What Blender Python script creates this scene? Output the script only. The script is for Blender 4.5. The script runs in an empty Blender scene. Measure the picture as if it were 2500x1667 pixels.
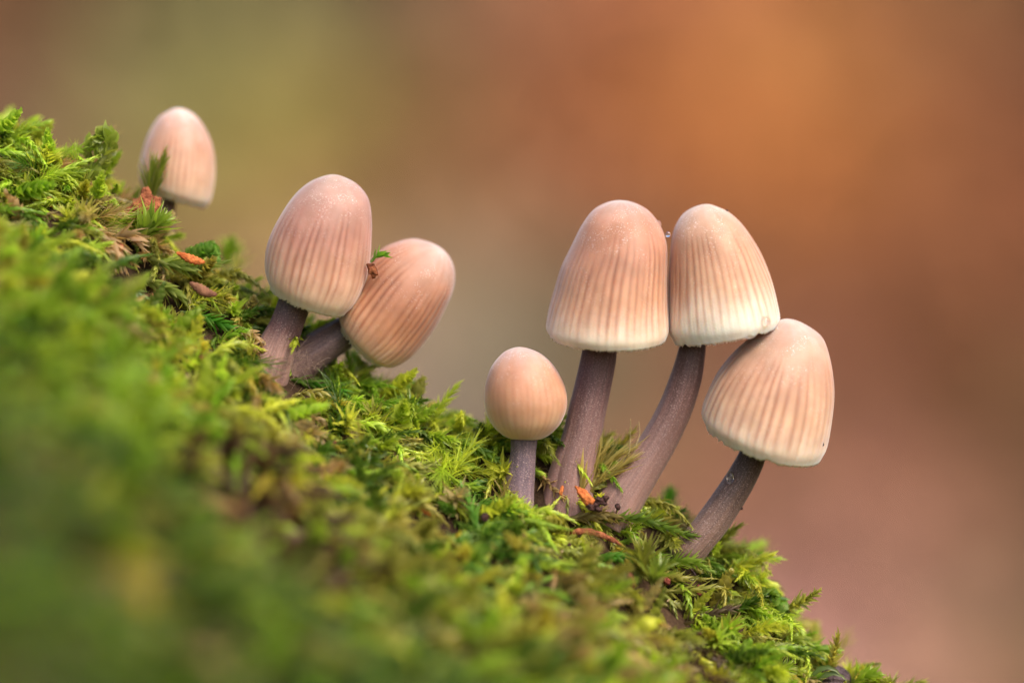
import bpy, math, random
import numpy as np
from mathutils import Vector, Matrix, noise

random.seed(7)
rng = np.random.default_rng(11)
PI = math.pi
C = bpy.context.scene.collection
scene = bpy.context.scene

# ------------------------------------------------------------------ camera, sky, sun, exposure
# one Blender unit is about one centimetre; the mushrooms grow around y = 0
DIST = 27.8
cam_d = bpy.data.cameras.new('camera'); cam = bpy.data.objects.new('camera', cam_d); C.objects.link(cam)
cam.location = (0, -DIST, 0); cam.rotation_euler = (PI / 2, 0, 0)
cam_d.lens = 100; cam_d.sensor_width = 36; cam_d.clip_start = 0.5; cam_d.clip_end = 5000
cam_d.dof.use_dof = True
cam_d.dof.focus_distance = DIST - 0.26
cam_d.dof.aperture_fstop = 0.1 / 1.8
scene.camera = cam

SUN_EL, SUN_AZ = math.radians(48), math.radians(140)      # azimuth clockwise from +Y
w = bpy.data.worlds.new('World'); scene.world = w; w.use_nodes = True
nt = w.node_tree
sky = nt.nodes.new('ShaderNodeTexSky'); sky.sky_type = 'NISHITA'; sky.sun_disc = False
sky.sun_elevation = SUN_EL; sky.sun_rotation = SUN_AZ; sky.dust_density = 4.0; sky.ozone_density = 0.6
nt.links.new(sky.outputs[0], nt.nodes['Background'].inputs[0])
nt.nodes['Background'].inputs[1].default_value = 0.15
sd = bpy.data.lights.new('sun', 'SUN'); sd.energy = 1.45; sd.angle = math.radians(20); sd.color = (1, 0.93, 0.82)
so = bpy.data.objects.new('sun', sd); C.objects.link(so)
sdir = Vector((math.sin(SUN_AZ) * math.cos(SUN_EL), math.cos(SUN_AZ) * math.cos(SUN_EL), math.sin(SUN_EL)))
so.rotation_euler = sdir.to_track_quat('Z', 'Y').to_euler(); so.location = sdir * 60
scene.view_settings.view_transform = 'Standard'; scene.view_settings.look = 'None'
scene.view_settings.gamma = 1; scene.view_settings.use_curve_mapping = False
scene.view_settings.exposure = 1.0
scene.render.engine = 'CYCLES'
scene.cycles.use_denoising = True
scene.cycles.max_bounces = 8; scene.cycles.transmission_bounces = 8; scene.cycles.transparent_max_bounces = 8

# ------------------------------------------------------------------ helpers
def lin(r, g, b):
    f = lambda c: (c / 255 / 12.92) if c / 255 <= 0.04045 else ((c / 255 + 0.055) / 1.055) ** 2.4
    return (f(r), f(g), f(b))

def P(px, py, y=0.0):
    """point of the place that stands at depth y behind the mushrooms, laid out from a 2500 x 1667 survey"""
    k = (DIST + y) / DIST
    return Vector(((px - 1250) / 250 * k, y, (833.5 - py) / 250 * k))

def tag(o, label=None, cat=None, group=None, kind=None):
    if label: o['label'] = label
    if cat: o['category'] = cat
    if group: o['group'] = group
    if kind: o['kind'] = kind
    return o

def empty(name, loc):
    o = bpy.data.objects.new(name, None); C.objects.link(o); o.location = loc
    o.empty_display_size = 0.2
    return o

def mesh_obj(name, verts, faces, mat, parent=None, attrs=None, smooth=True, link=True):
    me = bpy.data.meshes.new(name)
    v = np.asarray(verts, dtype=np.float32)
    if parent is not None:
        v = v - np.array(parent.location, dtype=np.float32)
    me.from_pydata(v.tolist(), [], faces if isinstance(faces, list) else faces.tolist())
    if smooth:
        me.polygons.foreach_set('use_smooth', [True] * len(me.polygons))
    for an, (typ, data) in (attrs or {}).items():
        a = me.attributes.new(an, typ, 'POINT')
        d = np.asarray(data, dtype=np.float32)
        if typ == 'FLOAT_COLOR':
            if d.shape[1] == 3: d = np.hstack([d, np.ones((len(d), 1), np.float32)])
            a.data.foreach_set('color', d.ravel())
        elif typ == 'FLOAT_VECTOR': a.data.foreach_set('vector', d.ravel())
        else: a.data.foreach_set('value', d.ravel())
    me.update()
    o = bpy.data.objects.new(name, me)
    me.materials.append(mat)
    if link: C.objects.link(o)
    if parent is not None: o.parent = parent
    return o

def grid_faces(nr, nc, wrap=True):
    r = np.arange(nr - 1)[:, None]; c = np.arange(nc if wrap else nc - 1)[None, :]
    c2 = (c + 1) % nc
    return np.stack([r * nc + c, r * nc + c2, (r + 1) * nc + c2, (r + 1) * nc + c], -1).reshape(-1, 4)

def catmull(pts, n):
    """n samples of a Catmull-Rom curve through pts (any dimension)"""
    p = np.asarray(pts, float)
    q = np.vstack([2 * p[0] - p[1], p, 2 * p[-1] - p[-2]])
    u = np.linspace(0, len(p) - 1, n); i = np.minimum(u.astype(int), len(p) - 2); t = (u - i)[:, None]
    a, b, c, d = q[i], q[i + 1], q[i + 2], q[i + 3]
    return 0.5 * (2 * b + (c - a) * t + (2 * a - 5 * b + 4 * c - d) * t ** 2 + (3 * b - a - 3 * c + d) * t ** 3)

class NT:
    def __init__(s, name):
        s.m = bpy.data.materials.new(name); s.m.use_nodes = True; s.t = s.m.node_tree
        s.b = s.t.nodes['Principled BSDF']; s.out = s.t.nodes['Material Output']
    def n(s, typ, **k):
        x = s.t.nodes.new(typ)
        for a, v in k.items():
            if a.startswith('i_'):
                key = a[2:]; key = int(key) if key.isdigit() else key.replace('_', ' ')
                x.inputs[key].default_value = v
            else: setattr(x, a, v)
        return x
    def l(s, a, b): s.t.links.new(a, b)
    def mix(s, fac, a, b, mode='MIX'):
        x = s.t.nodes.new('ShaderNodeMix'); x.data_type = 'RGBA'; x.blend_type = mode
        for sock, v in ((x.inputs[0], fac), (x.inputs[6], a), (x.inputs[7], b)):
            if isinstance(v, (int, float)): sock.default_value = v
            elif isinstance(v, tuple): sock.default_value = (*v[:3], 1)
            else: s.l(v, sock)
        return x.outputs[2]
    def math(s, op, a, b=0.0, clamp=False):
        x = s.t.nodes.new('ShaderNodeMath'); x.operation = op; x.use_clamp = clamp
        for sock, v in ((x.inputs[0], a), (x.inputs[1], b)):
            if isinstance(v, (int, float)): sock.default_value = v
            else: s.l(v, sock)
        return x.outputs[0]
    def ramp(s, fac, lo, hi):
        x = s.t.nodes.new('ShaderNodeMapRange'); x.inputs[1].default_value = lo; x.inputs[2].default_value = hi
        x.interpolation_type = 'SMOOTHSTEP'
        s.l(fac, x.inputs[0]); return x.outputs[0]
    def noise(s, scale, detail=2, vec=None, rough=0.5):
        x = s.n('ShaderNodeTexNoise'); x.inputs['Scale'].default_value = scale
        x.inputs['Detail'].default_value = detail; x.inputs['Roughness'].default_value = rough
        s.l(vec if vec is not None else s.n('ShaderNodeTexCoord').outputs['Object'], x.inputs['Vector'])
        return x.outputs['Fac']
    def bump(s, h, strength, dist):
        x = s.n('ShaderNodeBump'); x.inputs['Strength'].default_value = strength; x.inputs['Distance'].default_value = dist
        s.l(h, x.inputs['Height']); s.l(x.outputs[0], s.b.inputs['Normal'])

# ------------------------------------------------------------------ materials
def cap_material():
    m = NT('mushroom_cap_skin')
    col = m.n('ShaderNodeAttribute', attribute_name='skin')
    top = m.n('ShaderNodeAttribute', attribute_name='bloom')
    fl = m.ramp(m.noise(62, 3, rough=0.75), 0.56, 0.66)
    fl2 = m.ramp(m.noise(5, 2), 0.42, 0.62)
    f = m.math('MULTIPLY', m.math('MULTIPLY', fl, fl2), m.math('ADD', m.math('MULTIPLY', top.outputs['Fac'], 0.55), 0.05))
    mott = m.mix(m.ramp(m.noise(4.5, 4), 0.3, 0.75), (0.86, 0.82, 0.79), (1.08, 1.06, 1.05))
    c = m.mix(1.0, col.outputs['Color'], mott, 'MULTIPLY')
    c = m.mix(f, c, (0.85, 0.78, 0.74))
    m.l(c, m.b.inputs['Base Color'])
    m.b.inputs['Roughness'].default_value = 0.52
    m.b.inputs['Specular IOR Level'].default_value = 0.35
    m.b.inputs['Subsurface Weight'].default_value = 0.9
    m.b.inputs['Subsurface Radius'].default_value = (1.0, 0.5, 0.3)
    m.b.inputs['Subsurface Scale'].default_value = 0.17
    m.b.inputs['Sheen Weight'].default_value = 0.38
    m.b.inputs['Sheen Roughness'].default_value = 0.35
    m.b.inputs['Sheen Tint'].default_value = (0.95, 0.93, 1.0, 1)
    m.bump(m.noise(60, 3), 0.25, 0.01)
    return m.m

def stem_material():
    m = NT('mushroom_stem')
    col = m.n('ShaderNodeAttribute', attribute_name='skin')
    uv = m.n('ShaderNodeAttribute', attribute_name='fibre')
    fib = m.ramp(m.noise(1.0, 3, uv.outputs['Vector']), 0.3, 0.7)
    c = m.mix(fib, m.mix(1.0, col.outputs['Color'], (0.78, 0.77, 0.78), 'MULTIPLY'), m.mix(1.0, col.outputs['Color'], (1.2, 1.17, 1.15), 'MULTIPLY'))
    sp = m.ramp(m.noise(75, 3, rough=0.7), 0.52, 0.66)
    gr = m.n('ShaderNodeAttribute', attribute_name='bloom')
    c = m.mix(m.math('MULTIPLY', sp, gr.outputs['Fac']), c, (0.36, 0.25, 0.22))
    m.l(c, m.b.inputs['Base Color'])
    m.b.inputs['Roughness'].default_value = 0.55
    m.b.inputs['Subsurface Weight'].default_value = 0.4
    m.b.inputs['Subsurface Radius'].default_value = (1.0, 0.6, 0.5)
    m.b.inputs['Subsurface Scale'].default_value = 0.06
    m.b.inputs['Sheen Weight'].default_value = 0.12
    m.b.inputs['Sheen Roughness'].default_value = 0.35
    m.b.inputs['Sheen Tint'].default_value = (1.0, 0.82, 0.75, 1); m.b.inputs['Specular IOR Level'].default_value = 0.25
    m.bump(m.noise(42, 2), 0.4, 0.012)
    return m.m

def gill_material():
    m = NT('mushroom_gill')
    m.b.inputs['Base Color'].default_value = (0.55, 0.40, 0.33, 1)
    m.b.inputs['Roughness'].default_value = 0.7
    tr = m.n('ShaderNodeBsdfTranslucent'); tr.inputs[0].default_value = (0.6, 0.42, 0.32, 1)
    mx = m.n('ShaderNodeMixShader'); mx.inputs[0].default_value = 0.35
    m.l(m.b.outputs[0], mx.inputs[1]); m.l(tr.outputs[0], mx.inputs[2]); m.l(mx.outputs[0], m.out.inputs[0])
    return m.m

def moss_material(name, tint=None, rough=0.34):
    """leafy moss: tint comes from the scattered point, or is fixed for a single shoot"""
    m = NT(name)
    if tint is None:
        a = m.n('ShaderNodeAttribute', attribute_name='tint', attribute_type='INSTANCER'); tc = a.outputs['Color']
    else:
        r = m.n('ShaderNodeRGB'); r.outputs[0].default_value = (*tint, 1); tc = r.outputs[0]
    la = m.n('ShaderNodeAttribute', attribute_name='leafvar')      # x: 0 base .. 1 tip, y: random per leaf, z: 0 foot .. 1 end of the shoot
    sx = m.n('ShaderNodeSeparateXYZ'); m.l(la.outputs['Vector'], sx.inputs[0])
    v = m.mix(sx.outputs[1], (0.7, 0.72, 0.65), (1.3, 1.25, 1.2))
    c = m.mix(1.0, tc, v, 'MULTIPLY')
    pale = m.mix(1.0, m.mix(0.3, tc, (0.45, 0.42, 0.14)), (1.5, 1.4, 1.5), 'MULTIPLY')
    c = m.mix(m.math('MULTIPLY', m.ramp(sx.outputs[0], 0.45, 1.0), 0.5), c, pale)
    old = m.math('MULTIPLY', m.math('SUBTRACT', 1.0, m.ramp(sx.outputs[2], 0.0, 0.35)), 0.45)
    c = m.mix(old, c, (0.20, 0.16, 0.06))
    m.l(c, m.b.inputs['Base Color'])
    m.b.inputs['Roughness'].default_value = rough
    m.b.inputs['Specular IOR Level'].default_value = 0.5
    tr = m.n('ShaderNodeBsdfTranslucent')
    m.l(m.mix(1.0, c, (1.5, 1.45, 0.8), 'MULTIPLY'), tr.inputs[0])
    mx = m.n('ShaderNodeMixShader'); mx.inputs[0].default_value = 0.5
    m.l(m.b.outputs[0], mx.inputs[1]); m.l(tr.outputs[0], mx.inputs[2]); m.l(mx.outputs[0], m.out.inputs[0])
    return m.m

def crumb_material(name, a, b, scale=9, rough=0.6):
    m = NT(name)
    c = m.mix(m.ramp(m.noise(scale, 5, rough=0.65), 0.35, 0.65), a, b)
    m.l(c, m.b.inputs['Base Color']); m.b.inputs['Roughness'].default_value = rough + 0.2; m.b.inputs['Specular IOR Level'].default_value = 0.2
    m.bump(m.noise(scale * 2.5, 4), 1.0, 0.03)
    return m.m

def bark_material():
    m = NT('mossy_bark')
    c = m.mix(m.ramp(m.noise(1.6, 6, rough=0.65), 0.35, 0.65), (0.028, 0.015, 0.008), (0.060, 0.034, 0.018))
    m.l(c, m.b.inputs['Base Color']); m.b.inputs['Roughness'].default_value = 0.9; m.b.inputs['Specular IOR Level'].default_value = 0.15
    m.bump(m.noise(7, 6), 1.0, 0.12)
    return m.m

def attr_material(name, attr, rough=0.7, trans=0.0):
    m = NT(name)
    a = m.n('ShaderNodeAttribute', attribute_name=attr)
    c = m.mix(1.0, a.outputs['Color'], m.mix(m.noise(0.9, 4), (0.8, 0.8, 0.8), (1.2, 1.2, 1.2)), 'MULTIPLY')
    m.l(c, m.b.inputs['Base Color']); m.b.inputs['Roughness'].default_value = rough; m.b.inputs['Specular IOR Level'].default_value = 0.12
    return m.m

def water_material():
    m = NT('water_drop')
    m.b.inputs['Base Color'].default_value = (1, 1, 1, 1)
    m.b.inputs['Transmission Weight'].default_value = 1; m.b.inputs['Roughness'].default_value = 0.0
    m.b.inputs['IOR'].default_value = 1.33
    return m.m

def hair_material():
    m = NT('pale_threads')
    m.b.inputs['Base Color'].default_value = (0.34, 0.22, 0.17, 1); m.b.inputs['Roughness'].default_value = 0.6
    return m.m

M_CAP, M_STEM, M_GILL, M_MOSS = cap_material(), stem_material(), gill_material(), moss_material('moss_leaf')
M_BARK, M_WATER, M_HAIR = bark_material(), water_material(), hair_material()

# ------------------------------------------------------------------ the log's surface
CREST = np.array([(-700, 60), (-300, 215), (0, 335), (150, 395), (280, 475), (400, 580), (520, 645), (600, 700), (680, 770), (760, 850),
                  (870, 925), (1000, 1000), (1100, 1050), (1200, 1095), (1300, 1120), (1400, 1160), (1500, 1235), (1600, 1320), (1750, 1385),
                  (1850, 1468), (1895, 1520), (1930, 1600), (1990, 1670), (2150, 1725), (2400, 1850), (3200, 2200)], float)
CREST[:, 1] += np.interp(CREST[:, 0], [-300, 300, 620, 900, 1100, 1600], [15, 40, 75, 50, 15, 0])
CREST[:, 1] -= 44 * np.exp(-((CREST[:, 0] - 1640) / 90) ** 2)
CREST[:, 1] -= 26 * np.exp(-((CREST[:, 0] - 1340) / 190) ** 2)
CREST[:, 1] += 34 * np.exp(-((CREST[:, 0] - 395) / 60) ** 2)
CREST[:, 1] -= 16 * np.exp(-((CREST[:, 0] - 1840) / 110) ** 2)
CX = (CREST[:, 0] - 1250) / 250; CZ = (833.5 - CREST[:, 1]) / 250
_ph = rng.uniform(0, 2 * PI, (24, 2)); _dr = rng.uniform(0, PI, 24)
_wl = np.concatenate([rng.uniform(2.2, 3.6, 6), rng.uniform(0.9, 1.6, 9), rng.uniform(0.4, 0.7, 9)])
def H(x, y):
    """height of the mossy log's skin"""
    x = np.asarray(x, float); y = np.asarray(y, float)
    S = sum(np.interp(x + d, CX, CZ) for d in (-0.12, 0, 0.12)) / 3
    s = 0.15 - y
    front = np.where(s > 0, 0.20 * s + np.interp(x, [-2, 1], [1.12, 1.65]) * (1 - np.exp(-s / 1.3)) + 0.05 * np.clip(s - 9.5, 0, None) ** 2, 0)
    back = np.where(s < 0, 0.42 * s ** 2 - 0.0 * s, 0)
    b = np.zeros_like(x * y)
    for i in range(24):
        k = 2 * PI / _wl[i]
        amp = (0.075, 0.028, 0.012)[0 if i < 6 else 1 if i < 15 else 2]
        if i < 6: amp = amp * (0.35 + np.clip(-y - 1.5, 0, 3) * 0.35)
        b = b + amp * np.sin(k * (x * math.cos(_dr[i]) + y * math.sin(_dr[i])) + _ph[i, 0])
    return S - front - back + b * np.where(y > 0, 0.6, 1)

def normal(x, y):
    e = 0.05
    n = np.stack([-(H(x + e, y) - H(x - e, y)) / (2 * e), -(H(x, y + e) - H(x, y - e)) / (2 * e), np.ones_like(x)], -1)
    return n / np.linalg.norm(n, axis=-1, keepdims=True)

def on_log(px, py):
    """the point of the log's skin a viewer standing at the camera sees at a survey mark"""
    ys = np.linspace(-16, 1.2, 700)
    k = (DIST + ys) / DIST
    X = (px - 1250) / 250 * k; Z = (833.5 - py) / 250 * k
    h = H(X, ys)
    i = np.argmax(Z < h) if np.any(Z < h) else int(np.argmin(np.abs(Z - h)[560:]) + 560)
    return Vector((X[i], ys[i], Z[i]))

# the forest floor with a rising bank behind
def floor_z(y):
    return -24 + np.clip(y - 118, 0, None) * 1.0 - np.clip(y - 190, 0, None) * 0.85
gy = np.concatenate([np.linspace(-400, 100, 20), np.linspace(105, 205, 60), np.linspace(220, 900, 12)]); gx = np.linspace(-700, 700, 90)
GX, GY = np.meshgrid(gx, gy)
GZ = floor_z(GY) + 1.2 * np.sin(GX * 0.11 + GY * 0.05) + 0.9 * np.sin(GX * 0.05 - GY * 0.13) - 1.2

BACK = [  # survey marks of the drifts on the bank: autumn leaves, moss and darker brown; colour, then gain per channel
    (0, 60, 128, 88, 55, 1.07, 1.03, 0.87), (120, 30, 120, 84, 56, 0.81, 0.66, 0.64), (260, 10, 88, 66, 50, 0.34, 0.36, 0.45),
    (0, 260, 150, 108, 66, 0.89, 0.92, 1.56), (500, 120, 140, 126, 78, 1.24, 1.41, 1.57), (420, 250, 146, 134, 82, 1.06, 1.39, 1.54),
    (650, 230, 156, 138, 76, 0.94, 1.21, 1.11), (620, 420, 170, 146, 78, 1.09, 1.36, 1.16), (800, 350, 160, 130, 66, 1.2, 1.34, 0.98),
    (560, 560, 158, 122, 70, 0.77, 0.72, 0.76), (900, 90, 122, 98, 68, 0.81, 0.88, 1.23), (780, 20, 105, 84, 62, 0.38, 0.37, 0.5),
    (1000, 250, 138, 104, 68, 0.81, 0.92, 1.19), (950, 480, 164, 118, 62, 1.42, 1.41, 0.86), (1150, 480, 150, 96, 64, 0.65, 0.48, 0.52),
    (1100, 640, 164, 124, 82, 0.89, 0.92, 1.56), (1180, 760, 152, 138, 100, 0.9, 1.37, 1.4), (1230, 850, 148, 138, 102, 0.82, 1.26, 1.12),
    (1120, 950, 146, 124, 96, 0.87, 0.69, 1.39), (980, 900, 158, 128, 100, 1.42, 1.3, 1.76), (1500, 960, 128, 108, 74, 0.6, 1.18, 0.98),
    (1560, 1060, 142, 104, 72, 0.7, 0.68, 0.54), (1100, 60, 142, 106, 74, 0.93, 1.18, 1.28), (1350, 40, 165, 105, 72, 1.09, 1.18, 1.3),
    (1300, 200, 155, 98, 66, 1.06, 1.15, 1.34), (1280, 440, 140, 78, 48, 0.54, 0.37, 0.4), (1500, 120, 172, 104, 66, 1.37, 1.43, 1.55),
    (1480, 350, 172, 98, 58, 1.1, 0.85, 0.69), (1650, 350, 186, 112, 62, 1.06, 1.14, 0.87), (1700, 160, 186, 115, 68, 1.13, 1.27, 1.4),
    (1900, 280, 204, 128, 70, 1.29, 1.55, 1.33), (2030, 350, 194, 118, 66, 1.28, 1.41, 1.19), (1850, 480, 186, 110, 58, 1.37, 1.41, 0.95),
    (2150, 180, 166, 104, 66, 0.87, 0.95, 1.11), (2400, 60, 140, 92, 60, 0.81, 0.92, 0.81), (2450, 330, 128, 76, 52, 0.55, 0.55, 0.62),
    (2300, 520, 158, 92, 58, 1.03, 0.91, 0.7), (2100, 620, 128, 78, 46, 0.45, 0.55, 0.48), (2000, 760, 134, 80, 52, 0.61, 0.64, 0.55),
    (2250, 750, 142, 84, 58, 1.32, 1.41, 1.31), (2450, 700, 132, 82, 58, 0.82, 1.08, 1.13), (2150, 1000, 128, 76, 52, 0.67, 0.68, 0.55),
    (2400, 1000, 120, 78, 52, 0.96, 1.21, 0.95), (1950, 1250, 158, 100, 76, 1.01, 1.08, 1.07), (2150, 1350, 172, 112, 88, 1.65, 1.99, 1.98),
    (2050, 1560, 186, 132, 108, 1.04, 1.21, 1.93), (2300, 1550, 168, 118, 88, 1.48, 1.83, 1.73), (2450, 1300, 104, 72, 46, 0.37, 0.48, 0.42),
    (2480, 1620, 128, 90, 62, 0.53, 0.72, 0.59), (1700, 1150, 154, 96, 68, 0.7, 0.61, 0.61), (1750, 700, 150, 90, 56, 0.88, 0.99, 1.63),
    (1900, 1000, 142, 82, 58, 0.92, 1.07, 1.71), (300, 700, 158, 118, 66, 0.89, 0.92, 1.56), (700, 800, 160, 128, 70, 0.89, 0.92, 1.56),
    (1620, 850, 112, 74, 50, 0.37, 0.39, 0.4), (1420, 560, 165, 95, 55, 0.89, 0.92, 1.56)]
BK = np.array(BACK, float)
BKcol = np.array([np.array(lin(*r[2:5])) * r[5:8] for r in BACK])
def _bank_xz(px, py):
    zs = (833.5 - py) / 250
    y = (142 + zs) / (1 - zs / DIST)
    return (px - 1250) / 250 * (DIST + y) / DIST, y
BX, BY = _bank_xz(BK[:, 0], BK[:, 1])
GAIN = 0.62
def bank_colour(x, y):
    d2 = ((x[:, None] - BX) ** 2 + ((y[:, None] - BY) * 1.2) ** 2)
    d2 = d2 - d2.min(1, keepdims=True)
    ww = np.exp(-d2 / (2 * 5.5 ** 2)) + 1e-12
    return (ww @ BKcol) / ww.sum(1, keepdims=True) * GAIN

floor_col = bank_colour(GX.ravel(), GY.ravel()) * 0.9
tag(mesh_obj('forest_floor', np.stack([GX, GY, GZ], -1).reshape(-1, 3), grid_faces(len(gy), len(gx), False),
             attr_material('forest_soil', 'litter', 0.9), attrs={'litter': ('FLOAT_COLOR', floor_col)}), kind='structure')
# fallen leaves of the bank
N = 11000
lx = rng.uniform(-95, 95, N); ly = rng.uniform(95, 200, N)
lz = floor_z(ly) + rng.uniform(-0.6, 1.6, N)
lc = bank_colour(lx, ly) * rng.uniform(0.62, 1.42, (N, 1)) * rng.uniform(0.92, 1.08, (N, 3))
V = []; F = []; K = []
nb = Vector((0, -1, 1)).normalized()
for i in range(N):
    ax = Vector((rng.normal(), rng.normal(), rng.normal())).normalized()
    n = (nb * 1.6 + ax).normalized()
    d = n.orthogonal().normalized(); d.rotate(Matrix.Rotation(rng.uniform(0, 2 * PI), 3, n)); s = n.cross(d)
    L = rng.uniform(2.2, 4.0); W = L * rng.uniform(0.28, 0.4); c0 = Vector((lx[i], ly[i], lz[i])); b = len(V)
    cup = rng.uniform(-0.15, 0.35) * L
    for (u, v) in ((-1, 0), (-0.45, 0.85), (0.3, 0.9), (1.05, 0), (0.3, -0.9), (-0.45, -0.85), (0, 0)):
        V.append(c0 + d * (u * L) + s * (v * W) + n * (cup * (abs(u) ** 2 * 0.6 + abs(v) * 0.5)))
    F += [[b, b + 1, b + 6], [b + 1, b + 2, b + 6], [b + 2, b + 3, b + 6], [b + 3, b + 4, b + 6], [b + 4, b + 5, b + 6], [b + 5, b, b + 6]]
    K += [lc[i]] * 7
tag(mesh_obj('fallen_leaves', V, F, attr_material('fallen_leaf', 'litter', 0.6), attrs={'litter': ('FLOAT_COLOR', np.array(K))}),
    'drifts of orange and brown fallen leaves on the blurred bank behind the log', 'fallen leaves', kind='stuff')

# the log
xs = np.linspace(-13, 9, 420); ysg = np.linspace(-19, 3.2, 400)
XX, YY = np.meshgrid(xs, ysg); ZZ = H(XX, YY)
edge = np.zeros_like(ZZ); edge[0, :] = edge[-1, :] = edge[:, 0] = edge[:, -1] = 1
ZZ = np.where(edge > 0, -25.0, ZZ)
tag(mesh_obj('fallen_log', np.stack([XX, YY, ZZ], -1).reshape(-1, 3), grid_faces(400, 420, False), M_BARK),
    'dark mossy log sloping down to the right under all the mushrooms', 'log')

# ------------------------------------------------------------------ moss shoots
PROF = {'lance': (0.6, 1.0, 0.80, 0.42, 0.02), 'ovate': (0.6, 1.0, 1.05, 0.75, 0.05), 'needle': (0.9, 1.0, 0.8, 0.5, 0.05)}
def on_moss(px, py, lift=0.14):
    p = on_log(px, py)
    return p.y - lift

class Shoot:
    def __init__(s): s.V = []; s.F = []; s.A = []
    def leaf(s, p, d, n, L, W, K, prof, rv, tt):
        d = d.normalized(); b = len(s.V); pos = p.copy()
        for i in range(5):
            q = i / 4
            dd = (d + K * q).normalized()
            side = dd.cross(n)
            if side.length < 1e-4: side = dd.orthogonal()
            side.normalize(); nn = side.cross(dd)
            ww = W * PROF[prof][i] * 0.5
            s.V += [pos - side * ww + nn * ww * 0.55, pos.copy(), pos + side * ww + nn * ww * 0.55]
            s.A += [(q, rv, tt)] * 3
            pos = pos + dd * (L / 4)
        for i in range(4):
            a = b + i * 3
            s.F += [[a, a + 1, a + 4, a + 3], [a + 1, a + 2, a + 5, a + 4]]
    def stem(s, path, r0, r1, n=5):
        b = len(s.V); m = len(path)
        for i, p in enumerate(path):
            t = (path[min(i + 1, m - 1)] - path[max(i - 1, 0)]).normalized(); u = t.orthogonal().normalized(); v = t.cross(u)
            r = r0 + (r1 - r0) * i / (m - 1)
            for k in range(n):
                a = 2 * PI * k / n
                s.V.append(p + u * (r * math.cos(a)) + v * (r * math.sin(a))); s.A.append((0.2, 0.4, i / (m - 1) * 0.6))
        for i in range(m - 1):
            for k in range(n):
                k2 = (k + 1) % n
                s.F.append([b + i * n + k, b + i * n + k2, b + (i + 1) * n + k2, b + (i + 1) * n + k])
    def grow(s, path, n_leaf, L, W, ang, K, prof='lance', jit=0.2, spread_tip=0.5, r=0.012, start=0.05, tiplen=0.6, flat=0.0, down=Vector((0, 0, -1))):
        """leaves round a curved stem; K = (down, forward) bend; flat squeezes leaves to the two sides"""
        path = [Vector(p) for p in catmull(np.array([tuple(p) for p in path]), max(12, len(path) * 5))]
        s.stem(path, r, r * 0.4); m = len(path)
        for i in range(n_leaf):
            t = start + (1 - start) * (i + random.random() * 0.5) / n_leaf
            f = min(t, 0.999) * (m - 1); j = int(f); p = path[j].lerp(path[j + 1], f - j)
            T = (path[j + 1] - path[j]).normalized()
            side = T.cross(down)
            if side.length < 0.05: side = T.orthogonal()
            side.normalize(); upv = side.cross(T)
            if upv.dot(down) > 0: upv = -upv
            az = i * 2.39996 + random.uniform(-0.3, 0.3)
            rad = side * math.cos(az) + upv * (math.sin(az) * (1 - flat)); rad.normalize()
            a = ang * (1 - (1 - spread_tip) * t ** 3) * random.uniform(1 - jit, 1 + jit)
            d = T * math.cos(a) + rad * math.sin(a)
            env = (0.75 + 0.35 * math.sin(PI * min(1, t * 1.1))) * (1 - (1 - tiplen) * t ** 4)
            ll = L * env * random.uniform(0.8, 1.2)
            kk = down * (K[0] * random.uniform(0.6, 1.4)) + T * K[1] + Vector((random.gauss(0, 1), random.gauss(0, 1), random.gauss(0, 1))) * 0.28
            s.leaf(p, d, rad * -1, ll, W * env * random.uniform(0.8, 1.2), kk, prof, random.random(), t)
        return s
    def make(s, name, mat, parent=None, link=True):
        return mesh_obj(name, s.V, s.F, mat, parent, {'leafvar': ('FLOAT_VECTOR', s.A)}, link=link)

def variants(kind, n):
    coll = bpy.data.collections.new(kind + '_shoots')
    for i in range(n):
        s = Shoot()
        if kind == 'feather_moss':            # creeping plait of hooked leaves
            l = random.uniform(0.5, 0.85); b = random.uniform(-0.3, 0.3); up = random.uniform(0.08, 0.22)
            pth = [Vector((l * t, b * t * t, up * math.sin(PI * t * 0.9) - 0.22 * t * t)) for t in np.linspace(0, 1, 6)]
            s.grow(pth, random.randint(60, 70), 0.145, 0.046, 0.6, (1.3, 0.5), 'lance', flat=0.1, jit=0.4)
        elif kind == 'spruce_moss':           # looser, straighter leaves
            l = random.uniform(0.4, 0.7); b = random.uniform(-0.2, 0.2)
            pth = [Vector((l * t, b * t * t, 0.20 * t - 0.08 * t * t)) for t in np.linspace(0, 1, 5)]
            s.grow(pth, random.randint(42, 50), 0.165, 0.042, 0.7, (0.5, 0.7), 'lance', flat=0.0, tiplen=0.9, jit=0.4)
        elif kind == 'star_moss':             # short upright rosettes
            h = random.uniform(0.25, 0.42)
            pth = [Vector((0.25 * h * t * t, 0, h * t)) for t in np.linspace(0, 1, 4)]
            s.grow(pth, random.randint(30, 38), 0.25, 0.055, 1.15, (0.15, 0.25), 'lance', spread_tip=0.3, tiplen=1.0, start=0.1)
        elif kind == 'hair_moss':             # silky needles
            h = random.uniform(0.3, 0.5)
            pth = [Vector((0.5 * h * t * t + 0.2 * t, 0, h * t)) for t in np.linspace(0, 1, 4)]
            s.grow(pth, random.randint(44, 56), 0.30, 0.014, 0.75, (0.2, 0.4), 'needle', spread_tip=0.5, tiplen=1.0, start=0.1, r=0.008)
        else:                                 # plump shoots of overlapping rounded leaves
            l = random.uniform(0.4, 0.65)
            pth = [Vector((l * t * 0.7, 0, l * 0.6 * t)) for t in np.linspace(0, 1, 4)]
            s.grow(pth, random.randint(32, 40), 0.135, 0.10, 0.85, (0.1, 0.9), 'ovate', spread_tip=0.5)
        o = s.make('moss_shoot', M_MOSS, link=False)
        coll.objects.link(o)
    return coll

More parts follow.
